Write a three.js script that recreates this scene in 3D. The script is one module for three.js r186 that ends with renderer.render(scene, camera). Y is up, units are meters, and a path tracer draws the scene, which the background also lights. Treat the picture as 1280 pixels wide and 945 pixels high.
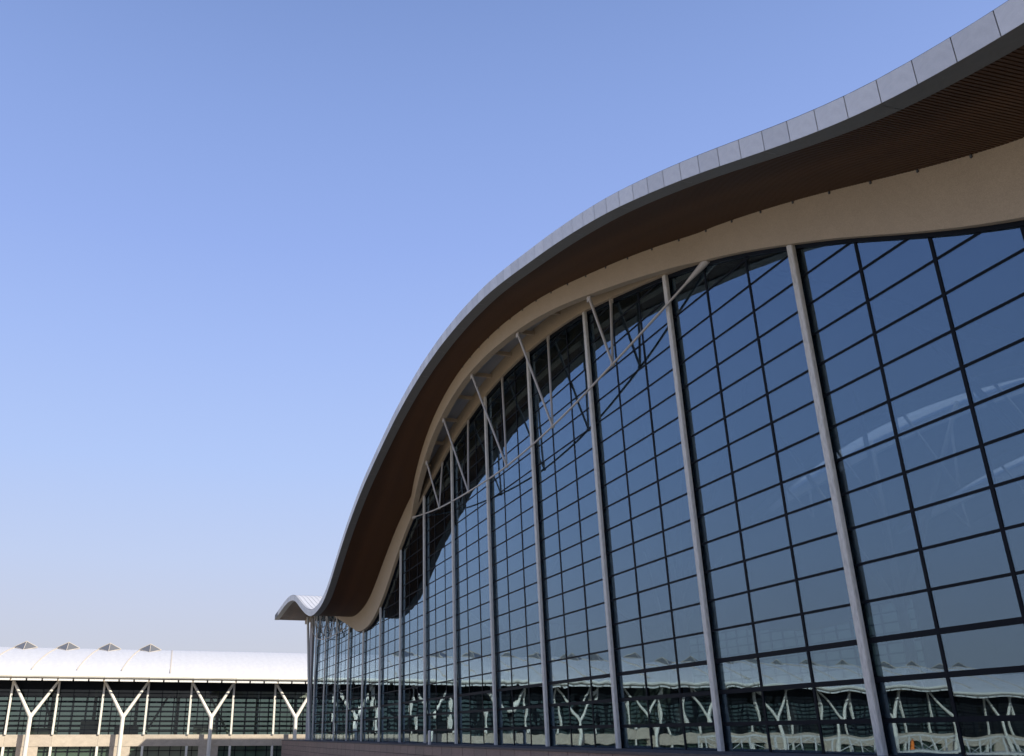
import * as THREE from 'three';
import { mergeGeometries } from 'three/addons/utils/BufferGeometryUtils.js';
import { ImprovedNoise } from 'three/addons/math/ImprovedNoise.js';

// ---------------------------------------------------------------- camera, sky, sun, exposure
const EYE = 12;                                   // metres above the apron
const scene = new THREE.Scene();
const camera = new THREE.PerspectiveCamera(2 * Math.atan(472.5 / 1108.9) * 180 / Math.PI, 1280 / 945, 0.1, 6000);
{
  const yaw = -0.26592, pitch = 0.38285, roll = -0.00167;
  const f = new THREE.Vector3(-Math.sin(yaw) * Math.cos(pitch), Math.sin(pitch), -Math.cos(yaw) * Math.cos(pitch));
  const r0 = new THREE.Vector3(Math.cos(yaw), 0, -Math.sin(yaw)), u0 = new THREE.Vector3().crossVectors(r0, f);
  const r = r0.clone().multiplyScalar(Math.cos(roll)).addScaledVector(u0, Math.sin(roll));
  const u = u0.clone().multiplyScalar(Math.cos(roll)).addScaledVector(r0, -Math.sin(roll));
  camera.quaternion.setFromRotationMatrix(new THREE.Matrix4().makeBasis(r, u, f.clone().negate()));
  camera.position.set(-22.2895, EYE, 0);
  camera.setViewOffset(1511.6, 945, 231.6, 0, 1280, 945);   // the lens is shifted sideways
}
const renderer = new THREE.WebGLRenderer({ antialias: true });
renderer.toneMapping = THREE.LinearToneMapping;
renderer.toneMappingExposure = 1.45;
renderer.shadowMap.enabled = true;
renderer.shadowMap.type = THREE.PCFSoftShadowMap;

const SUN = new THREE.Vector3(18.25, 18.5, 24).normalize();
{
  const W = 1024, H = 512, px = new Float32Array(W * H * 4);
  const lin = (c) => { c /= 255; return c <= 0.04045 ? c / 12.92 : ((c + 0.055) / 1.055) ** 2.4; };
  const table = [[0, 204, 205, 213], [4, 204, 208, 221], [7, 200, 209, 232], [10, 194, 209, 241], [16, 179, 202, 248], [23, 165, 190, 245], [30, 151, 177, 238], [38, 138, 165, 225], [46, 124, 151, 209], [60, 101, 131, 194], [75, 86, 117, 184], [90, 80, 112, 180]].map((a) => [a[0], lin(a[1]) / 1.45, lin(a[2]) / 1.45, lin(a[3]) / 1.45]);
  for (let j = 0; j < H; j++) {
    const el = ((j + 0.5) / H - 0.5) * Math.PI, deg = Math.max(0, el * 180 / Math.PI);
    let k = 0; while (k < table.length - 2 && table[k + 1][0] < deg) k++;
    const t = Math.min(1, (deg - table[k][0]) / (table[k + 1][0] - table[k][0]));
    const c = [1, 2, 3].map((n) => table[k][n] * (1 - t) + table[k + 1][n] * t);
    for (let i = 0; i < W; i++) {
      const az = ((i + 0.5) / W - 0.5) * 2 * Math.PI;
      const d = new THREE.Vector3(Math.cos(el) * Math.cos(az), Math.sin(el), Math.cos(el) * Math.sin(az));
      const g = Math.max(0, d.dot(SUN)), glow = 0.9 * g ** 24 + 0.25 * g ** 5;     // air brightens toward the sun
      const o = (j * W + i) * 4;
      px[o] = c[0] + glow * 0.95; px[o + 1] = c[1] + glow * 0.92; px[o + 2] = c[2] + glow * 0.85; px[o + 3] = 1;
    }
  }
  const sky = new THREE.DataTexture(px, W, H, THREE.RGBAFormat, THREE.FloatType);
  sky.mapping = THREE.EquirectangularReflectionMapping;
  sky.minFilter = sky.magFilter = THREE.LinearFilter;
  sky.needsUpdate = true;
  scene.background = sky; scene.environment = sky;
}
const sun = new THREE.DirectionalLight(new THREE.Color().setRGB(1, 0.93, 0.8), 5);
sun.position.copy(SUN).multiplyScalar(300).add(new THREE.Vector3(-40, 0, -100));
sun.target.position.set(-40, 0, -100);
sun.castShadow = true;
sun.shadow.mapSize.set(4096, 4096);
Object.assign(sun.shadow.camera, { left: -220, right: 220, top: 160, bottom: -160, near: 1, far: 800 });
scene.add(sun, sun.target);

// ---------------------------------------------------------------- helpers
let seed = 7;
const rnd = () => { seed = (seed * 1664525 + 1013904223) >>> 0; return seed / 4294967296; };
const gauss = () => (rnd() + rnd() + rnd() + rnd() - 2) * 1.7;
const noise = new ImprovedNoise();
const rgb = (r, g, b) => new THREE.Color().setRGB(r, g, b);
const taken = {};
const numbered = (n) => { const k = taken[n] = (taken[n] ?? -1) + 1; return k ? n + '_' + String(k).padStart(3, '0') : n; };
function mesh(name, geometry, material, parent) {
  const m = new THREE.Mesh(geometry, material);
  m.name = name; m.castShadow = m.receiveShadow = true;
  parent.add(m);
  return m;
}
function thing(name, label, category, x = 0, y = 0, z = 0, group) {
  const g = new THREE.Group();
  g.name = numbered(name); g.position.set(x, y, z);
  g.userData = { label, category };
  if (group) g.userData.group = group;
  scene.add(g);
  return g;
}
const stuff = (m) => { m.userData.kind = 'stuff'; return m; };
function box(x0, x1, y0, y1, z0, z1) {
  const g = new THREE.BoxGeometry(x1 - x0, y1 - y0, z1 - z0).translate((x0 + x1) / 2, (y0 + y1) / 2, (z0 + z1) / 2);
  const p = g.attributes.position, n = g.attributes.normal, uv = g.attributes.uv;      // uv in metres
  for (let i = 0; i < p.count; i++) {
    if (Math.abs(n.getX(i)) > 0.5) uv.setXY(i, p.getZ(i), p.getY(i));
    else if (Math.abs(n.getY(i)) > 0.5) uv.setXY(i, p.getX(i), p.getZ(i));
    else uv.setXY(i, p.getX(i), p.getY(i));
  }
  return g;
}
// a bar with a rounded or square section between two points
function bar(a, b, r0, r1 = r0, sides = 10) {
  const A = new THREE.Vector3(...a), B = new THREE.Vector3(...b), d = B.clone().sub(A);
  const g = new THREE.CylinderGeometry(r1, r0, d.length(), sides, 1);
  g.applyQuaternion(new THREE.Quaternion().setFromUnitVectors(new THREE.Vector3(0, 1, 0), d.clone().normalize()));
  return g.translate((a[0] + b[0]) / 2, (a[1] + b[1]) / 2, (a[2] + b[2]) / 2);
}
// a sheet ruled between two lines that run along a list of stations
function sheet(stations, A, B, flip = false, across = 1) {
  const pos = [], uv = [], ix = [];
  let run = 0, last = null;
  for (const s of stations) {
    const a = A(s), b = B(s);
    if (last) run += Math.hypot(a[0] - last[0], a[1] - last[1], a[2] - last[2]);
    last = a;
    const w = Math.hypot(a[0] - b[0], a[1] - b[1], a[2] - b[2]);
    for (let k = 0; k <= across; k++) {
      const t = k / across;
      pos.push(a[0] + (b[0] - a[0]) * t, a[1] + (b[1] - a[1]) * t, a[2] + (b[2] - a[2]) * t);
      uv.push(run, w * t);
    }
  }
  const n = across + 1;
  for (let i = 0; i + 1 < stations.length; i++) for (let k = 0; k < across; k++) {
    const p = i * n + k, q = p + n;
    if (flip) ix.push(p, p + 1, q, p + 1, q + 1, q); else ix.push(p, q, p + 1, p + 1, q, q + 1);
  }
  const g = new THREE.BufferGeometry();
  g.setAttribute('position', new THREE.Float32BufferAttribute(pos, 3));
  g.setAttribute('uv', new THREE.Float32BufferAttribute(uv, 2));
  g.setIndex(ix); g.computeVertexNormals();
  return g;
}
// a beam of four faces along stations; corner(s) -> [[x,y,z] x 4] going round
function beam(stations, corner, caps = true) {
  const parts = [];
  for (let k = 0; k < 4; k++) parts.push(sheet(stations, (s) => corner(s)[k], (s) => corner(s)[(k + 1) % 4]));
  if (caps) for (const s of [stations[0], stations[stations.length - 1]]) {
    const c = corner(s), g = new THREE.BufferGeometry();
    g.setAttribute('position', new THREE.Float32BufferAttribute(c.flat(), 3));
    g.setAttribute('uv', new THREE.Float32BufferAttribute([0, 0, 0, 1, 1, 1, 1, 0], 2));
    g.setIndex([0, 1, 2, 0, 2, 3]); g.computeVertexNormals();
    parts.push(g);
  }
  return mergeGeometries(parts);
}
// smooth curve through nodes
function curve(nodes) {
  const z0 = nodes[0][0], z1 = nodes[nodes.length - 1][0], n = Math.round((z1 - z0) * 2) + 1;
  const lerp = (z) => { let k = 0; while (k < nodes.length - 2 && nodes[k + 1][0] < z) k++; const t = (z - nodes[k][0]) / (nodes[k + 1][0] - nodes[k][0]); return nodes[k][1] + (nodes[k + 1][1] - nodes[k][1]) * t; };
  const raw = Array.from({ length: n }, (_, i) => lerp(z0 + i / 2));
  const out = raw.map((_, i) => { let s = 0, w = 0; for (let d = -6; d <= 6; d++) { const v = Math.exp(-d * d / 12), j = Math.min(n - 1, Math.max(0, i + d)); const far = raw[j] + (i + d - j) * (j ? raw[n - 1] - raw[n - 2] : raw[1] - raw[0]); s += v * far; w += v; } return s / w; });
  return (z) => { const q = Math.min(n - 1.001, Math.max(0, (z - z0) * 2)), k = Math.floor(q), t = q - k; const m = (i) => out[Math.min(n - 1, Math.max(0, i))]; const a = m(k - 1), b = m(k), c = m(k + 1), d = m(k + 2); return b + 0.5 * t * (c - a + t * (2 * a - 5 * b + 4 * c - d + t * (3 * (b - c) + d - a))); };
}
const range = (a, b, step) => { const n = Math.max(1, Math.round((b - a) / step)); return Array.from({ length: n + 1 }, (_, i) => a + (b - a) * i / n); };

// ---------------------------------------------------------------- textures
function texture(size, fn, srgb = true) {
  const d = new Uint8Array(size * size * 4);
  for (let y = 0; y < size; y++) for (let x = 0; x < size; x++) { const c = fn(x / size, y / size), o = (y * size + x) * 4; d[o] = c[0]; d[o + 1] = c[1]; d[o + 2] = c[2]; d[o + 3] = 255; }
  const t = new THREE.DataTexture(d, size, size);
  t.wrapS = t.wrapT = THREE.RepeatWrapping; t.magFilter = THREE.LinearFilter; t.minFilter = THREE.LinearMipmapLinearFilter; t.generateMipmaps = true;
  if (srgb) t.colorSpace = THREE.SRGBColorSpace;
  t.needsUpdate = true;
  return t;
}
// noise that repeats over the unit square
function tiled(u, v, f, s) { const a = u * 2 * Math.PI, b = v * 2 * Math.PI, R = f / 6.28; return noise.noise(R * Math.cos(a) + s, R * Math.sin(a) + R * Math.cos(b) * 1.3, R * Math.sin(b) * 1.3 + s * 0.7); }
const grain = (c, fine, coarse, s) => texture(512, (u, v) => { const q = (rnd() - 0.5) * fine + tiled(u, v, 9, s) * coarse + tiled(u, v, 31, s + 3) * coarse * 0.6 + tiled(u, v, 90, s + 5) * coarse * 0.4; return c.map((k) => Math.max(0, Math.min(255, k * (1 + q)))); });
const rep = (t, u, v) => { const k = t.clone(); k.repeat.set(u, v); k.needsUpdate = true; return k; };
const concreteGrain = grain([236, 232, 226], 0.10, 0.06, 2.1);
const fineGrain = grain([238, 236, 232], 0.12, 0.022, 5.7);
const metalGrain = grain([240, 240, 240], 0.03, 0.03, 8.3);
const graniteGrain = texture(512, (u, v) => { const q = rnd(), k = q < 0.16 ? 0.45 : q > 0.8 ? 1.15 : 0.85 + 0.2 * rnd(); const w = 1 + tiled(u, v, 14, 4.4) * 0.16; return [205, 196, 192].map((c) => Math.min(255, c * k * w)); });
const woodGrain = texture(256, (u, v) => { const q = 0.86 + 0.22 * noise.noise(u * 3.1, v * 60, 1.7) + 0.12 * noise.noise(u * 9, v * 150, 5.1); return [226, 205, 190].map((c) => Math.max(0, Math.min(255, c * q))); });
// rain streaks and film on painted steel and roof metal: long narrow marks
const streaks = texture(512, (u, v) => { const a = Math.max(0, tiled(u, v * 0.25, 120, 3.3)) * 0.22 + Math.max(0, tiled(u, v, 18, 6.6)) * 0.12 + (rnd() - 0.5) * 0.03; return [238, 236, 232].map((c) => Math.max(0, Math.min(255, c * (1 - a)))); });

// ---------------------------------------------------------------- materials
const std = (o) => new THREE.MeshStandardMaterial(o);
const M = {
  roofTop: std({ color: rgb(0.55, 0.545, 0.55), roughness: 0.45, map: rep(metalGrain, 0.15, 0.15), side: THREE.DoubleSide }),
  fascia: [0.71, 0.76, 0.79, 0.83].map((k) => std({ color: rgb(k, k * 0.98, k * 0.93), roughness: 0.45, metalness: 0.15, map: rep(metalGrain, 0.5, 0.5) })),
  lip: std({ color: rgb(0.24, 0.235, 0.215), roughness: 0.5, metalness: 0.2, map: rep(metalGrain, 0.6, 0.6), side: THREE.DoubleSide }),
  slat: std({ color: rgb(0.175, 0.095, 0.04), roughness: 0.55, map: rep(woodGrain, 0.3, 1) }),
  board: std({ color: rgb(0.175, 0.095, 0.04), roughness: 0.7, side: THREE.DoubleSide }),
  beam: std({ color: rgb(0.52, 0.42, 0.295), roughness: 0.75, map: rep(fineGrain, 0.12, 0.12), bumpMap: rep(fineGrain, 0.3, 0.3), bumpScale: 0.002, side: THREE.DoubleSide }),
  column: std({ color: rgb(0.77, 0.755, 0.7), roughness: 0.55, map: rep(streaks, 0.5, 0.12) }),
  steel: std({ color: rgb(0.56, 0.52, 0.46), roughness: 0.5, map: rep(metalGrain, 1, 1) }),
  frame: new THREE.MeshPhysicalMaterial({ color: rgb(0.005, 0.007, 0.011), roughness: 0.6, specularIntensity: 0.25 }),
  darkSteel: std({ color: rgb(0.1, 0.1, 0.1), roughness: 0.6, side: THREE.DoubleSide }),
  innerSteel: std({ color: rgb(0.34, 0.34, 0.33), roughness: 0.6 }),
  ceiling: std({ color: rgb(0.36, 0.355, 0.34), roughness: 0.9, side: THREE.DoubleSide }),
  floor: std({ color: rgb(0.32, 0.31, 0.3), roughness: 0.5 }),
  innerWall: std({ color: rgb(0.34, 0.335, 0.33), roughness: 0.8, side: THREE.DoubleSide }),
  white: std({ color: rgb(0.78, 0.77, 0.74), roughness: 0.5, map: rep(streaks, 0.3, 0.1) }),
  creamSteel: std({ color: rgb(0.84, 0.81, 0.73), roughness: 0.5, map: rep(streaks, 0.4, 0.1) }),
  ledge: std({ color: rgb(0.54, 0.475, 0.39), roughness: 0.85, map: rep(concreteGrain, 0.12, 0.12) }),
  ledge2: std({ color: rgb(0.5, 0.44, 0.365), roughness: 0.85, map: rep(concreteGrain, 0.14, 0.14) }),
  granite: [[0.34, 0.25, 0.225], [0.37, 0.27, 0.24], [0.31, 0.235, 0.21]].map((c) => std({ color: rgb(...c), roughness: 0.55, map: rep(graniteGrain, 0.8, 0.8) })),
  coping: std({ color: rgb(0.13, 0.115, 0.115), roughness: 0.7, map: rep(graniteGrain, 0.7, 0.7) }),
  mortar: std({ color: rgb(0.06, 0.055, 0.05), roughness: 0.95 }),
  apron: std({ color: rgb(0.42, 0.375, 0.31), roughness: 0.9, map: rep(concreteGrain, 0.05, 0.05) }),
  glassBody: new THREE.MeshPhysicalMaterial({ color: rgb(0.77, 0.905, 1.0), roughness: 0.0, transmission: 1, thickness: 0, ior: 1.03, side: THREE.DoubleSide }),
  glassOuter: new THREE.MeshPhysicalMaterial({ color: rgb(0.72, 0.72, 0.72), roughness: 0.0, transmission: 1, thickness: 0, ior: 2.33, side: THREE.DoubleSide }),
  glass: new THREE.MeshPhysicalMaterial({ color: rgb(0.26, 0.28, 0.3), roughness: 0.0, transmission: 1, thickness: 0, ior: 2.33, side: THREE.DoubleSide }),
  greenGlass: new THREE.MeshPhysicalMaterial({ color: rgb(0.4, 0.47, 0.42), roughness: 0.02, transmission: 1, thickness: 0, ior: 1.5, side: THREE.DoubleSide }),
  skylight: new THREE.MeshPhysicalMaterial({ color: rgb(0.8, 0.84, 0.88), roughness: 0.9, transmission: 0.75, thickness: 0, ior: 1.5, side: THREE.DoubleSide }),
  roofLight: std({ color: rgb(0.13, 0.13, 0.13), roughness: 0.3, metalness: 0.1 }),
  ribs: std({ color: rgb(0.42, 0.37, 0.31), roughness: 0.7 }),
  addedBacking: std({ color: rgb(0.36, 0.42, 0.36), roughness: 0.9 }),
  orange: std({ color: rgb(0.8, 0.2, 0.02), roughness: 0.5 }),
};

// ---------------------------------------------------------------- ground
{
  const g = new THREE.PlaneGeometry(6000, 6000, 1, 1).rotateX(-Math.PI / 2);
  const uv = g.attributes.uv, p = g.attributes.position;
  for (let i = 0; i < p.count; i++) uv.setXY(i, p.getX(i), p.getZ(i));
  const m = mesh('ground', g, M.apron, scene);
  m.userData = { kind: 'structure', label: 'pale concrete apron around the terminal buildings', category: 'ground' };
}

// ---------------------------------------------------------------- terminal with the wave roof
// heights are above the eye; the facade runs along -z in the plane x = 0, z here counts away from the camera
const F = curve([[-60, 21], [-40, 22.5], [-30, 21.5], [-20, 19], [-12, 16.5], [-5, 14.6], [1, 13.7], [6, 13.65], [11.1, 14.4], [12.8, 14.8], [15.2, 15.4], [17.5, 16.25], [19.9, 17.25], [21.8, 18.1], [24.3, 19.15], [26.9, 20.15], [29.8, 21.2], [33.2, 22.2], [36.5, 23.05], [39, 23.6], [42, 24.3], [45.8, 25.05], [50.9, 25.65], [55.7, 25.9], [60.5, 25.85], [65.1, 25.5], [69.5, 24.95], [74.4, 24.05], [78, 23.3], [82, 22.45], [86, 21.3], [90.2, 19.85], [94.5, 18.05], [97, 16.9], [99, 15.95], [101.7, 14.85], [104.4, 14.15], [107.3, 13.8], [110.5, 13.65], [113, 13.75], [115.5, 14.1], [119.2, 14.95], [123.4, 16.15], [127.9, 17.5], [131.4, 18.2], [136.1, 18.6], [140.9, 18.6], [147.3, 18.3], [154.5, 18.0]]);
const B = curve([[-60, 19], [-30, 19.5], [-12, 14.5], [0, 11.6], [6, 11.2], [10, 11.5], [13, 12.25], [16, 13.3], [18.4, 14.35], [20.6, 15.45], [22, 16.2], [23.7, 17.05], [25.4, 17.8], [27.8, 18.9], [31, 20.15], [33.3, 20.9], [37.2, 21.95], [42.2, 23.2], [45.2, 23.8], [48.8, 24.3], [53.5, 24.7], [57.9, 24.8], [62, 24.6], [65.7, 24.15], [69, 23.7], [72.3, 23.0], [74.4, 22.4], [77.6, 21.6], [80, 21], [83.4, 20.0], [87.7, 18.1], [90.2, 16.8], [92.2, 15.6], [94.7, 14.2], [97.1, 13.15], [100.1, 12.1], [103.4, 11.55], [106.2, 11.45], [109, 11.6], [111.9, 12.25], [114.7, 13.2], [117, 13.9], [119.2, 14.5], [123.4, 15.6], [127.9, 16.9], [131.4, 17.6], [136, 18], [141, 18], [147, 17.7], [154.5, 17.4]]);
const EAVE = -5.55, LIP = -4.8, COLX = -0.17, DEEP = 0.75, ZEND = 154.4, ZSTART = -40;
const T1 = [31.2, 83.4], T2 = [112, 150];         // spans of the lens trusses at the facade
const lens = ([a, b], z) => { const t = (z - a) / (b - a); return t > 0 && t < 1 ? 4 * t * (1 - t) : 0; };
const xo = (z) => COLX - 2.4 * lens(T1, z) - 1.6 * lens(T2, z);
const Z0 = 25.54, BAY = 9, ROW = 1.2321, ROW0 = 2.8715, SILL = -0.7;

const terminal = thing('terminal_building', 'glass walled terminal with a sweeping wave roof and wide timber lined eave', 'building', 0, EYE, 0);
const along = range(ZSTART, ZEND, 1);
const T = terminal;
{
  // roof deck and the box edge behind the fascia panels
  const roofEdges = [() => EAVE + 0.1, (z) => 38 - 2.4 * lens(T1, z), (z) => 38 + 2.4 * lens(T1, z), (z) => 57 - 2.4 * lens(T1, z), (z) => 57 + 2.4 * lens(T1, z), () => 70];
  for (let k = 0; k < 6; k += 2) mesh('roof', sheet(along, (z) => [roofEdges[k](z), F(z) + DEEP, -z], (z) => [roofEdges[k + 1](z), F(z) + DEEP, -z], true, 2), M.roofTop, T);
  const seams = [];
  for (let x = EAVE + 0.3; x < 9; x += 0.62) seams.push(beam(range(96, ZEND, 1.5), (z) => [[x, F(z) + DEEP, -z], [x + 0.05, F(z) + DEEP, -z], [x + 0.05, F(z) + DEEP + 0.04, -z], [x, F(z) + DEEP + 0.04, -z]], false));
  stuff(mesh('roof_seam', mergeGeometries(seams), M.roofTop, T));
  mesh('eave_edge', sheet(along, (z) => [EAVE + 0.055, F(z) + DEEP + 0.05, -z], (z) => [EAVE + 0.055, F(z) + 0.02, -z]), M.darkSteel, T);
  mesh('end_fascia', beam([EAVE + 0.06, 70], (x) => [[x, F(ZEND) + 0.03, -ZEND], [x, F(ZEND) + DEEP - 0.02, -ZEND], [x, F(ZEND) + DEEP - 0.02, -ZEND - 0.06], [x, F(ZEND) + 0.03, -ZEND - 0.06]]), M.fascia[1], T);
  // fascia panels, one by one
  const step = 1.152, first = 12.8 - 5 * step;
  for (let k = 0; k < 124; k++) {
    const a = first + k * step + 0.014, b = Math.min(ZEND, first + (k + 1) * step - 0.014);
    if (a > ZEND - 0.2) break;
    const g = beam(range(a, b, 0.4), (z) => [[EAVE + 0.045, F(z), -z], [EAVE, F(z), -z], [EAVE, F(z) + DEEP, -z], [EAVE + 0.045, F(z) + DEEP, -z]], false);
    mesh('fascia_panel', g, M.fascia[Math.floor(rnd() * 4)], T);
  }
  // turned-in metal lip under the eave, in lengths
  for (let z = 6; z < ZEND; z += 4.608) mesh('eave_lip', sheet(range(z + 0.01, Math.min(ZEND, z + 4.6), 0.6), (s) => [EAVE + 0.01, F(s) - 0.004, -s], (s) => [LIP, F(s) - 0.004, -s]), M.lip, T);
  mesh('lip_return', sheet(along, (z) => [LIP, F(z) - 0.004, -z], (z) => [LIP, F(z) + 0.13, -z], true), M.lip, T);
  // timber soffit
  mesh('soffit_board', sheet(along, (z) => [LIP - 0.01, F(z) + 0.12, -z], (z) => [xo(z), F(z) + 0.12, -z]), M.board, T);
  const slats = [];
  for (let z = 6; z < ZEND - 0.2; z += 0.14) {
    const s = (F(z + 0.05) - F(z - 0.05)) / 0.1, len = xo(z) - LIP - 0.03;
    const g = box(-len / 2, len / 2, -0.016, 0.016, -0.05, 0.05);
    g.rotateX(Math.atan(s));
    slats.push(g.translate((LIP + xo(z)) / 2, F(z) + 0.06, -z));
  }
  stuff(mesh('soffit_slat', mergeGeometries(slats), M.slat, T));
  // small brackets where soffit and beam meet
  for (let k = 0; k < 24; k++) { const z = 15.2 + k * 1.9; mesh('soffit_bracket', box(-0.045, 0.02, -0.045, 0.05, -0.03, 0.03).translate(xo(z) - 0.26, F(z) - 0.02, -z), M.darkSteel, T); }
  // deep edge beam under the soffit; it swings out from the facade over each truss
  mesh('edge_beam', beam(range(4, ZEND - 0.3, 0.75), (z) => [[xo(z) - 0.25, B(z), -z], [xo(z) - 0.25, F(z) + 0.1, -z], [xo(z) + 0.25, F(z) + 0.1, -z], [xo(z) + 0.25, B(z), -z]]), M.beam, T);
  for (const t of [T1, T2]) mesh('inner_beam', beam(range(t[0] + 1, t[1] - 1, 0.75), (z) => [[COLX - 0.16, B(z) + 0.02, -z], [COLX - 0.16, F(z) + 0.08, -z], [COLX + 0.2, F(z) + 0.08, -z], [COLX + 0.2, B(z) + 0.02, -z]]), M.beam, T);
  // dark deck between the two beams, with purlins
  for (const t of [T1, T2]) {
    mesh('truss_deck', sheet(range(...t, 0.75), (z) => [xo(z), F(z) + 0.09, -z], (z) => [COLX, F(z) + 0.09, -z]), M.ceiling, T);
    for (let z = t[0] + 2.5; z < t[1] - 2; z += 4.3) mesh('purlin', box(xo(z) + 0.2, COLX - 0.1, F(z) - 0.4, F(z) - 0.12, -z - 0.09, -z + 0.09), M.beam, T);
  }
}
// lens truss: two beams above, a bowed tie below, V struts between
function truss(chord, tops, mid) {
  const pts = chord.map(([z, y]) => new THREE.Vector3(mid(z), y, -z));
  const path = new THREE.CatmullRomCurve3(pts);
  mesh('tie_rod', new THREE.TubeGeometry(path, 60, 0.062, 8), M.steel, T);
  chord.slice(1, -1).forEach(([z, y], i) => {
    const q = pts[i + 1], zt = tops[i];
    mesh('strut', bar([xo(zt), B(zt) + 0.05, -zt], q.toArray(), 0.085, 0.065), M.steel, T);
    mesh('strut', bar([COLX, B(zt) + 0.05, -zt], q.toArray(), 0.085, 0.065), M.steel, T);
    for (const x of [xo(zt), COLX]) mesh('strut_plate', box(x - 0.03, x + 0.03, B(zt) - 0.28, B(zt) + 0.02, -zt - 0.2, -zt + 0.2), M.steel, T);
    mesh('strut_node', new THREE.SphereGeometry(0.13, 12, 8).translate(q.x, q.y, q.z), M.steel, T);
  });
  for (const k of [0, chord.length - 1]) {
    const a = pts[k], b = pts[k ? k - 1 : 1], d = b.clone().sub(a).normalize();
    mesh('tie_anchor', bar(a.clone().addScaledVector(d, -0.5).toArray(), a.clone().addScaledVector(d, 1.3).toArray(), 0.2, 0.07, 8), M.steel, T);
  }
}
truss([[31.4, 20.1], [39.5, 18.4], [46.9, 17.3], [54.4, 16.9], [62.8, 17.25], [71.7, 18.1], [83.2, 19.9]], [40.2, 49, 57.7, 65.9, 73.4], (z) => (xo(z) + COLX) / 2);
truss([[113, 13.2], [119, 12.7], [125, 12.6], [131, 12.8], [137, 13.5], [143, 15], [149, 17.4]], [119.5, 125.5, 131.5, 137.5, 143.5], (z) => (xo(z) + COLX) / 2);

// columns
const bays = 13;
for (let k = -2; k <= bays; k++) {
  const z = Z0 + BAY * k - (k === -1 ? 0.55 : 0), top = B(z) + 0.03;
  const g = mergeGeometries([box(COLX - 0.1, COLX + 0.07, SILL - 0.3, top, -z - 0.14, -z + 0.14), box(COLX - 0.075, COLX + 0.045, SILL - 0.3, top, -z - 0.165, -z + 0.165)]);
  mesh('column', g, M.column, T);
  mesh('column_foot', box(COLX - 0.2, COLX + 0.12, SILL - 0.02, SILL + 0.06, -z - 0.34, -z + 0.34), M.column, T);
}
mesh('raking_column', bar([COLX, SILL, -145.2], [COLX - 0.9, B(146.5), -146.5], 0.2, 0.2, 8), M.column, T);

// glazing: frames and panes
const rows = (() => { const r = []; for (let k = -3; k < 19; k++) r.push(ROW0 + ROW * k); return r; })();
const glassTop = (z) => B(z) + 0.1;
const zGlass0 = Z0 - 2 * BAY, zGlass1 = Z0 + bays * BAY + 4.5;
const cells = [];
for (let k = -2; k <= bays; k++) for (let j = 0; j < 3; j++) {
  const za = Z0 + BAY * k + j * 3, zb = za + 3;
  if (zb > zGlass1) continue;
  const topA = glassTop(za);
  mesh('mullion', box(-0.022, 0.12, SILL, topA, -za - 0.06, -za + 0.06), M.frame, T);
  rows.forEach((y0, n) => { const y1 = y0 + ROW, hi = Math.max(glassTop(za), glassTop((za + zb) / 2), glassTop(zb)); if (hi > y0 + 0.05) cells.push({ k, za, zb, y0, y1, n }); });
}
// transoms, bay by bay
for (let k = -2; k < bays; k++) rows.forEach((y, n) => {
  const h = n === 3 ? 0.09 : n === 2 ? 0.085 : n === 1 ? 0.075 : 0.045;
  let run = null;
  const za = Z0 + BAY * k;
  for (let i = 0; i <= 60; i++) {
    const z = za + BAY * i / 60, ok = glassTop(z) > y - h && y > SILL;
    if (ok && run === null) run = z;
    if ((!ok || i === 60) && run !== null) { if (z - run > 0.3) mesh('transom', box(-0.017, 0.11, y - h, y + h, -z + 0.001, -run - 0.001), M.frame, T); run = null; }
  }
});
mesh('sill_frame', box(-0.1, 0.16, SILL - 0.2, SILL + 0.1, -zGlass1, -zGlass0), M.frame, T);
mesh('head_frame', beam(range(zGlass0, zGlass1, 0.75), (z) => [[-0.12, B(z) - 0.16, -z], [-0.12, B(z) + 0.3, -z], [0.16, B(z) + 0.3, -z], [0.16, B(z) - 0.16, -z]]), M.frame, T);
mesh('head_panel', sheet(range(zGlass0, zGlass1, 0.75), (z) => [0.1, B(z) + 0.2, -z], (z) => [0.1, F(z) + 0.3, -z]), M.ceiling, T);
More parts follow.
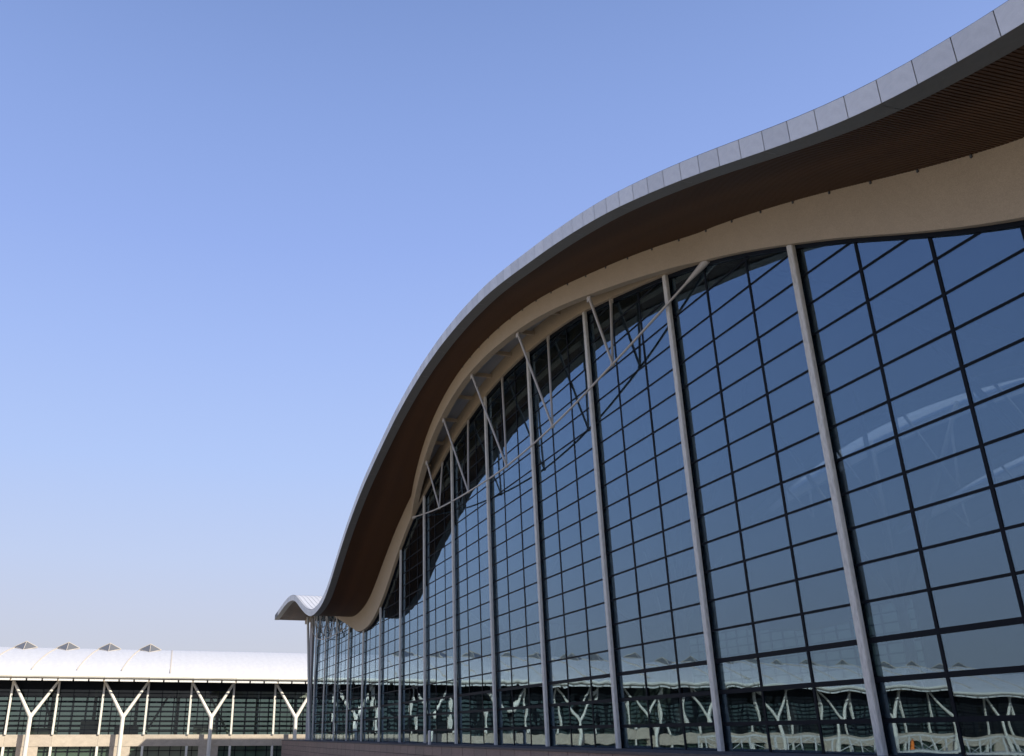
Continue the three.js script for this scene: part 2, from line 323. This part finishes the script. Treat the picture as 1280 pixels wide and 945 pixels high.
// every pane is a slightly warped sheet of float glass
function paneGeometry(c, nu, nv) {
  const tz = gauss() * 0.0022, ty = gauss() * 0.0013 + (rnd() < 0.09 ? (rnd() - 0.5) * 0.011 : 0);
  const A1 = (0.3 + rnd() * 1.0) * 0.0009, A2 = (rnd() - 0.35) * 0.0003, ph = rnd() * 6.28, ph2 = rnd() * 6.28, rip = 0.00022 + rnd() * 0.0002;
  const pos = [], nor = [], ix = [], uv = [];
  for (let i = 0; i <= nu; i++) for (let j = 0; j <= nv; j++) {
    const u = i / nu * 2 - 1, z = c.za + (c.zb - c.za) * i / nu, hi = Math.max(c.y0 + 0.002, Math.min(c.y1, glassTop(z))), lo = Math.max(c.y0, SILL - 0.1);
    const y = lo + (hi - lo) * j / nv, t = (y - c.y0) / ROW * 2 - 1;
    const h = tz * u * 1.5 + ty * t * 0.616 + A1 * u ** 4 + A2 * t ** 4 + rip * Math.sin(u * 5.1 + ph) * Math.sin(t * 2.3 + ph2);
    const hu = (tz * 1.5 + 4 * A1 * u ** 3 + rip * 5.1 * Math.cos(u * 5.1 + ph) * Math.sin(t * 2.3 + ph2)) / 1.5;
    const ht = (ty * 0.616 + 4 * A2 * t ** 3 + rip * 2.3 * Math.sin(u * 5.1 + ph) * Math.cos(t * 2.3 + ph2)) / 0.616;
    pos.push(-h, y, -z);
    const n = new THREE.Vector3(-1, -ht, hu).normalize();
    nor.push(n.x, n.y, n.z); uv.push(z, y);
  }
  for (let i = 0; i < nu; i++) for (let j = 0; j < nv; j++) { const p = i * (nv + 1) + j, q = p + nv + 1; ix.push(p, p + 1, q, p + 1, q + 1, q); }
  const g = new THREE.BufferGeometry();
  g.setAttribute('position', new THREE.Float32BufferAttribute(pos, 3));
  g.setAttribute('normal', new THREE.Float32BufferAttribute(nor, 3));
  g.setAttribute('uv', new THREE.Float32BufferAttribute(uv, 2));
  g.setIndex(ix);
  return [g.clone().translate(-0.01, 0, 0), g, g.clone().translate(0.012, 0, 0)];      // double glazing: blue tinted body, the reflecting coat on its inner face, the inner pane
}
{
  const near = [], far = [];
  for (const c of cells) (c.k >= -1 && near.length < 300 ? near : far).push(c);
  for (const c of near) mesh('glass_pane', mergeGeometries(paneGeometry(c, 14, 7), true), [M.glassBody, M.glassOuter, M.glass], T);
  const rest = far.map((c) => paneGeometry(c, 8, 4));
  stuff(mesh('glass_pane', mergeGeometries([0, 1, 2].map((n) => mergeGeometries(rest.map((p) => p[n]))), true), [M.glassBody, M.glassOuter, M.glass], T));
}
// hall behind the glass
{
  const X1 = 66, sky1 = [38, 57];
  mesh('hall_floor', box(0.2, X1, SILL - 0.5, SILL - 0.02, -150, -ZSTART), M.floor, T);
  const half = (c, z, s) => c + s * 2.4 * lens(T1, z);
  const edges = [() => 0.05, (z) => half(38, z, -1), (z) => half(38, z, 1), (z) => half(57, z, -1), (z) => half(57, z, 1), () => X1];
  for (let k = 0; k < 6; k += 2) mesh('ceiling', sheet(along, (z) => [edges[k](z), F(z) + 0.05, -z], (z) => [edges[k + 1](z), F(z) + 0.05, -z]), M.ceiling, T);
  for (const c of sky1) {
    const st = range(T1[0] + 0.5, T1[1] - 0.5, 1);
    mesh('skylight', sheet(st, (z) => [half(c, z, -1), F(z) + 0.02, -z], (z) => [half(c, z, 1), F(z) + 0.02, -z]), M.skylight, T);
    for (const s of [-1, 1]) mesh('skylight_beam', beam(st, (z) => [[half(c, z, s) - 0.2, F(z) - 0.9, -z], [half(c, z, s) - 0.2, F(z), -z], [half(c, z, s) + 0.2, F(z), -z], [half(c, z, s) + 0.2, F(z) - 0.9, -z]]), M.white, T);
    for (let k = 1; k < 6; k++) { const z = T1[0] + 8.7 * k, y = F(z) - 7.5 + 0.011 * (z - 57) ** 2; for (const s of [-1, 1]) mesh('hall_strut', bar([half(c, z, s), F(z) - 0.9, -z], [c, y, -z + 1.5], 0.14, 0.1, 8), M.white, T); }
  }
  // walls that close the hall
  mesh('hall_wall', box(X1, X1 + 0.4, -EYE, 7, -150, -ZSTART), M.innerWall, T);
  mesh('hall_wall', sheet(along, (z) => [X1 + 0.2, 16, -z], (z) => [X1 + 0.2, F(z) + DEEP, -z]), M.innerWall, T);
  mesh('hall_glazing', box(X1 + 0.15, X1 + 0.2, 7, 16, -150, -92), M.greenGlass, T);
  mesh('hall_wall', box(X1, X1 + 0.4, 7, 16, -92, -ZSTART), M.innerWall, T);
  for (let z = 92; z <= 150; z += 2.9) mesh('hall_mullion', box(X1 - 0.1, X1 + 0.14, 7, 16, -z - 0.12, -z + 0.12), M.frame, T);
  for (let y = 8.2; y < 16; y += 1.25) mesh('hall_transom', box(X1 - 0.08, X1 + 0.13, y - 0.1, y + 0.1, -150, -92), M.frame, T);
  mesh('hall_wall', box(0.3, X1, SILL, 10, -150.2, -149.9), M.innerWall, T);
  mesh('hall_wall', sheet([0.3, X1], (x) => [x, 10, -150], (x) => [x, F(150) + 0.4, -150]), M.innerWall, T);
  mesh('hall_wall', box(-0.2, X1, SILL - 0.5, 22, -ZSTART - 0.2, -ZSTART), M.innerWall, T);
  mesh('hall_wall', box(-0.1, 0.15, SILL - 0.3, 22.5, -zGlass0 + 0.1, -ZSTART), M.innerWall, T);
  mesh('hall_wall', box(-0.1, 0.2, SILL - 0.2, B(148) + 0.4, -150.2, -zGlass1 - 0.08), M.innerWall, T);
  mesh('base_wall', box(0, X1, -EYE, SILL - 0.5, -150, -ZSTART), M.innerWall, T);
  // tree columns and cross beams of the hall
  for (const [x, z] of [[14, 60], [14, 96], [14, 132], [34, 60], [34, 96], [34, 132], [24, 34]]) {
    mesh('hall_column', bar([x, SILL, -z], [x, 9, -z], 0.5, 0.4, 12), M.white, T);
    for (const [dx, dz] of [[-5, 5], [5, 5], [-5, -5], [5, -5]]) mesh('hall_branch', bar([x, 9, -z], [x + dx, F(z - dz) - 0.2, -z + dz], 0.26, 0.18, 8), M.white, T);
  }
  mesh('hall_beam', bar([2, 22.4, -34.5], [40, 15.5, -31.5], 0.6, 0.6, 4), M.white, T);
  for (const [x, z, w, h] of [[20, 48, 5, 3], [26, 75, 8, 3.4], [18, 104, 6, 3], [44, 88, 7, 4]]) mesh('kiosk', box(x, x + w, SILL, SILL + h, -z - 5, -z), M.innerWall, T);
}

// ---------------------------------------------------------------- granite plinth in front of the glass
{
  const P = thing('plinth_wall', 'low red brown granite clad plinth running below the glass facade', 'wall', 0, EYE, 0);
  const top = -0.62, front = -4.2, end = 146.5;
  mesh('core', box(front + 0.05, -0.12, -EYE, top - 0.1, -end + 0.05, 12), M.mortar, P);
  const geos = {};
  for (let r = 0; r < 6; r++) for (let z = end, n = 0; z > 30; z -= 2.25, n++) {
    const hi = top - 0.11 - r * 0.6;
    mesh('cladding_slab', geos[r] ??= box(0, 0.05, hi - 0.56, hi, -2.2, 0), M.granite[Math.floor(rnd() * 3)], P).position.set(front, 0, -z + 2.245 + (r % 2 ? 0 : 0));
  }
  for (let z = end; z > 24; z -= 4.5) mesh('coping_slab', box(front - 0.06, -0.13, top - 0.1, top, -z + 0.01, -z + 4.49), M.coping, P);
  for (let x = front; x < -0.2; x += 1) mesh('end_slab', box(x, Math.min(-0.12, x + 0.99), -4, top - 0.11, -end, -end + 0.05), M.granite[1], P);
}
{
  const p = new THREE.Vector3(-3.6, EYE - 0.62, -66);
  const b = thing('bollard', 'small white post standing on the granite plinth', 'post', p.x, p.y, p.z);
  mesh('post', new THREE.CylinderGeometry(0.1, 0.12, 0.85, 14).translate(0, 0.425, 0), M.white, b);
  mesh('cap', new THREE.SphereGeometry(0.115, 14, 8, 0, 6.3, 0, 1.6).translate(0, 0.84, 0), M.white, b);
}

// ---------------------------------------------------------------- far concourse with Y columns
{
  const C = thing('concourse_building', 'long glass concourse with white vaulted roof and white Y shaped columns', 'building', 0, EYE, 0);
  const PITCH = 7.72, ZF = -180, X = (k) => -1.9 - PITCH * k, K0 = -2, K1 = 24, XR = X(K0), XL = X(K1);
  // vault: gutter at z -176.7, ridge behind
  const vault = range(0, 1, 0.05);
  const vz = (t) => -176.1 - 38 * t, vy = (t) => 10.15 + 5.85 * Math.sin(Math.PI * t) ** 0.72;
  const seg = (xa, xb) => sheet(vault, (t) => [xa, vy(t), vz(t)], (t) => [xb, vy(t), vz(t)], false);
  // roof in bays, with standing seams
  for (let k = K0; k < K1; k++) mesh('roof_bay', seg(X(k + 1), X(k)), M.roofTop, C);
  const seam = [];
  for (let x = XL + 0.4; x < XR; x += 0.965) seam.push(beam(range(0, 0.5, 0.05), (t) => [[x, vy(t), vz(t)], [x + 0.03, vy(t), vz(t)], [x + 0.03, vy(t) + 0.012, vz(t)], [x, vy(t) + 0.012, vz(t)]], false));
  stuff(mesh('roof_seam', mergeGeometries(seam), M.roofTop, C));
  mesh('roof_under', sheet(vault, (t) => [XL, vy(t) - 0.5, vz(t)], (t) => [XR, vy(t) - 0.5, vz(t)]), M.ceiling, C);
  // roof lights on the ridge, each with a curved rib down to the gutter
  const monitor = (() => {
    const g = new THREE.BufferGeometry();
    const L = [-2.1, 0, 0], R = [2.1, 0, 0], Fr = [0, -0.75, 2.9], Bk = [0, -0.75, -2.9], A = [0, 1.05, 0.2];
    const v = [L, Fr, A, Fr, R, A, R, Bk, A, Bk, L, A];
    g.setAttribute('position', new THREE.Float32BufferAttribute(v.flat(), 3));
    g.setAttribute('uv', new THREE.Float32BufferAttribute(v.flatMap((q) => [q[0], q[1]]), 2));
    g.computeVertexNormals();
    return { g, L, R, Fr, Bk, A };
  })();
  const monFrame = mergeGeometries([['L', 'Fr'], ['Fr', 'R'], ['L', 'A'], ['A', 'R'], ['Fr', 'A']].map(([a, b]) => bar(monitor[a], monitor[b], 0.07, 0.07, 6)));
  for (let k = 0; k < 20; k++) {
    const x = -25.7 - PITCH * 0.985 * k, y = vy(0.36) + 0.15, z = vz(0.36);
    const m = mesh('roof_light', monitor.g, M.roofLight, C); m.position.set(x, y, z);
    const f = mesh('roof_light_frame', monFrame, M.ribs, m); f.position.set(0, 0, 0);
    const tt = range(0.02, 0.36, 0.034), xr = (t) => x - 2.0 - 2.6 * (1 - t / 0.36) ** 1.3;
    mesh('roof_rib', beam(tt, (t) => [[xr(t), vy(t) - 0.02, vz(t)], [xr(t) + 0.16, vy(t) - 0.02, vz(t)], [xr(t) + 0.12, vy(t) + 0.16, vz(t)], [xr(t) + 0.04, vy(t) + 0.16, vz(t)]]), M.ribs, C);
  }
  mesh('expansion_joint', beam(range(0.01, 0.5, 0.05), (t) => [[-21.6, vy(t), vz(t)], [-21.4, vy(t), vz(t)], [-21.4, vy(t) + 0.06, vz(t)], [-21.6, vy(t) + 0.06, vz(t)]]), M.ribs, C);
  // gutter in lengths, strip of white panels, dark eave soffit
  for (let k = K0; k < K1; k++) {
    const g = new THREE.CylinderGeometry(0.36, 0.36, PITCH - 0.03, 16, 1).rotateZ(Math.PI / 2);
    mesh('gutter', g, M.creamSteel, C).position.set(X(k) - PITCH / 2, 9.85, -175.9);
    for (let j = 0; j < 3; j++) mesh('eave_panel', box(0.14, PITCH / 3 - 0.14, 9.02, 9.34, -175.6, -175.54), M.white, C).position.x = X(k + 1) + j * PITCH / 3;
    mesh('gutter_bracket', box(X(k) - 0.08, X(k) + 0.08, 9.0, 9.6, -178.6, -176.1), M.ledge, C);
  }
  mesh('eave_soffit', box(XL, XR, 9.4, 9.55, -181, -176.1), M.innerSteel, C);
  mesh('head_panel', box(XL, XR, 7.75, 9.4, -180.7, -180.45), M.frame, C);  // near-black colour carries the shade under the eave overhang
  // Y columns
  const yGeo = (() => {
    const h = PITCH / 2;
    return { stem: bar([0, -EYE, 0], [0, 3.3, 0], 0.38, 0.36, 14), arm: (s) => bar([0, 3.05, 0], [s * (h - 0.12), 9.1, -1.1], 0.34, 0.22, 12) };
  })();
  const armL = yGeo.arm(-1), armR = yGeo.arm(1);
  for (let k = -1; k < K1; k += 2) {
    const x = X(k) - PITCH / 2 + 0.0;
    for (const [n, g] of [['y_column_stem', yGeo.stem], ['y_column_arm', armL], ['y_column_arm', armR]]) mesh(n, g, M.creamSteel, C).position.set(x, 0, -177.6);
  }
  // posts, transoms, panes bay by bay
  const postG = box(-0.17, 0.17, 0.2, 9.4, -0.17, 0.17), rowsY = [];
  for (let y = 1.0; y < 7.8; y += 0.78) rowsY.push(y);
  const thin = box(0.2, PITCH - 0.2, -0.07, 0.07, -0.1, 0.1), thick = box(0.2, PITCH - 0.2, -0.14, 0.14, -0.14, 0.12), vert = box(-0.05, 0.05, 0.25, 7.75, -0.06, 0.06);
  const paneG = new THREE.PlaneGeometry(PITCH - 0.1, 7.5).translate(PITCH / 2, 4.0, 0);
  for (let k = K0; k <= K1; k++) {
    mesh('post', postG, M.creamSteel, C).position.set(X(k), 0, ZF + 0.75);
    if (k === K1) continue;
    rowsY.forEach((y, i) => mesh('transom', i === 4 || i === 6 ? thick : thin, M.frame, C).position.set(X(k + 1), y, ZF - 0.25));
    for (let j = 1; j < 3; j++) mesh('mullion', vert, M.frame, C).position.set(X(k + 1) + j * PITCH / 3, 0, ZF - 0.25);
    mesh('glass_pane', paneG, M.greenGlass, C).position.set(X(k + 1), 0, ZF - 0.3);
  }
  // inside: floor, back glazing, raking struts, counters
  mesh('hall_floor', box(XL, XR, -0.4, 0.15, -214, ZF - 0.5), M.ceiling, C);
  for (let k = K0; k < K1; k++) {
    mesh('back_pane', new THREE.PlaneGeometry(PITCH, 7.6).translate(PITCH / 2, 4, 0), M.greenGlass, C).position.set(X(k + 1), 0, -213);
    for (let j = 0; j < 8; j++) mesh('back_transom', box(0, PITCH, -0.16, 0.16, -0.1, 0.1), M.frame, C).position.set(X(k + 1), 0.9 + j * 0.98, -212.8);
    for (let j = 0; j < 3; j++) mesh('back_mullion', box(-0.12, 0.12, 0, 8, -0.1, 0.1), M.frame, C).position.set(X(k + 1) + j * PITCH / 3, 0, -212.7);
    if (k % 2) mesh('raking_strut', bar([X(k), 0.2, -186], [X(k) - (k % 4 === 1 ? 4.5 : -4.5), 8.5, -190], 0.22, 0.2, 8), M.innerSteel, C);
    mesh('inner_column', bar([X(k) - 2, 0.1, -192], [X(k) - 2, 10, -192], 0.35, 0.3, 10), M.innerSteel, C);
    if (rnd() < 0.75) { const w = 1.5 + rnd() * 3, h = 0.9 + rnd() * 2.4; mesh('counter', box(0, w, 0.15, 0.15 + h, -1, 1), M.innerSteel, C).position.set(X(k + 1) + rnd() * 4, 0, -186 - rnd() * 6); }
  }
  mesh('back_head', box(XL, XR, 7.9, 12, -213.4, -213), M.ceiling, C);
  mesh('side_wall', box(XR, XR + 0.4, -EYE, 9.8, -214, -180), M.ledge, C);
  mesh('side_wall', box(XL - 0.4, XL, -EYE, 9.8, -214, -180), M.ledge, C);
  // concrete ledge in panels, piers behind the columns, windows below
  for (let k = K0; k < K1; k++) {
    mesh('ledge_panel', box(0.012, PITCH - 0.012, -1.74, 0.2, ZF - 0.6, ZF + 0.6), (k + 40) % 3 ? M.ledge : M.ledge2, C).position.x = X(k + 1);
    mesh('lower_glass', new THREE.PlaneGeometry(PITCH, 4.2).translate(PITCH / 2, -3.85, 0), M.greenGlass, C).position.set(X(k + 1), 0, ZF + 0.1);
    for (const y of [-2.5, -4.1]) mesh('lower_transom', box(0, PITCH, y - 0.06, y + 0.06, ZF + 0.05, ZF + 0.2), M.frame, C).position.x = X(k + 1);
    for (let j = 0; j < 4; j++) mesh('lower_mullion', box(-0.06, 0.06, -5.9, -1.75, ZF + 0.06, ZF + 0.22), M.frame, C).position.x = X(k + 1) + (j + 0.5) * PITCH / 4;
    mesh('lower_post', box(-0.2, 0.2, -5.9, -1.745, ZF + 0.1, ZF + 0.6), M.creamSteel, C).position.x = X(k);
    mesh('base_wall', box(0.01, PITCH - 0.01, -EYE, -5.9, ZF - 0.5, ZF + 0.85), M.ledge2, C).position.x = X(k + 1);
  }
  for (let k = -1; k < K1; k += 2) mesh('pier', box(-1.75, 1.75, -5.9, -1.745, ZF + 0.04, ZF + 0.53), M.ledge, C).position.x = X(k) - PITCH / 2;
  mesh('lower_added_backing', box(XL, XR, -6, -1.75, -180.2, -180.05), M.addedBacking, C);  // panel added close behind the glass to lighten the lower windows
  mesh('lower_floor', box(XL, XR, -6.2, -5.95, -195, ZF - 0.5), M.innerWall, C);
}

// ---------------------------------------------------------------- walkway of white trusses on the apron, seen in the glass
{
  const Wk = thing('truss_walkway', 'white steel truss walkway on posts out on the apron', 'walkway', 0, EYE, -125);
  const y1 = -0.3, y0 = -2.6, x0 = -54, x1 = -150, step = 4.6;
  for (const z of [-1.2, 1.2]) {
    mesh('top_chord', box(x1, x0, y1 - 0.12, y1 + 0.12, z - 0.1, z + 0.1), M.white, Wk);
    mesh('bottom_chord', box(x1, x0, y0 - 0.14, y0 + 0.14, z - 0.1, z + 0.1), M.white, Wk);
    for (let x = x0, n = 0; x >= x1; x -= step, n++) {
      mesh('vertical', box(x - 0.09, x + 0.09, y0 + 0.14, y1 - 0.12, z - 0.08, z + 0.08), M.white, Wk);
      if (x - step >= x1) mesh('diagonal', n % 2 ? bar([x, y0, z], [x - step, y1, z], 0.05, 0.05, 6) : bar([x, y1, z], [x - step, y0, z], 0.05, 0.05, 6), M.white, Wk);
    }
  }
  mesh('deck', box(x1, x0, y0 + 0.15, y0 + 0.25, -1.1, 1.1), M.floor, Wk);
  for (let x = x0 - 3; x > x1; x -= 12) for (const z of [-1.1, 1.1]) mesh('leg', box(x - 0.16, x + 0.16, -EYE, y0 - 0.14, z - 0.14, z + 0.14), M.white, Wk);
  const d = thing('orange_object', 'unidentified orange object, modelled as a drum, on the deck of the white walkway', 'drum', -92, EYE + y0 + 0.25, -124.4);  // drum shape is a stand-in, the kind of object is unclear
  mesh('body', new THREE.LatheGeometry([[0.34, 0], [0.34, 0.1], [0.28, 0.12], [0.26, 0.5], [0.24, 0.9], [0.2, 1.3], [0.12, 1.38], [0, 1.4]].map(([a, b]) => new THREE.Vector2(a, b)), 16), M.orange, d);
  mesh('handle', new THREE.TorusGeometry(0.12, 0.03, 6, 12).translate(0, 1.45, 0), M.orange, d);
}

renderer.render(scene, camera);
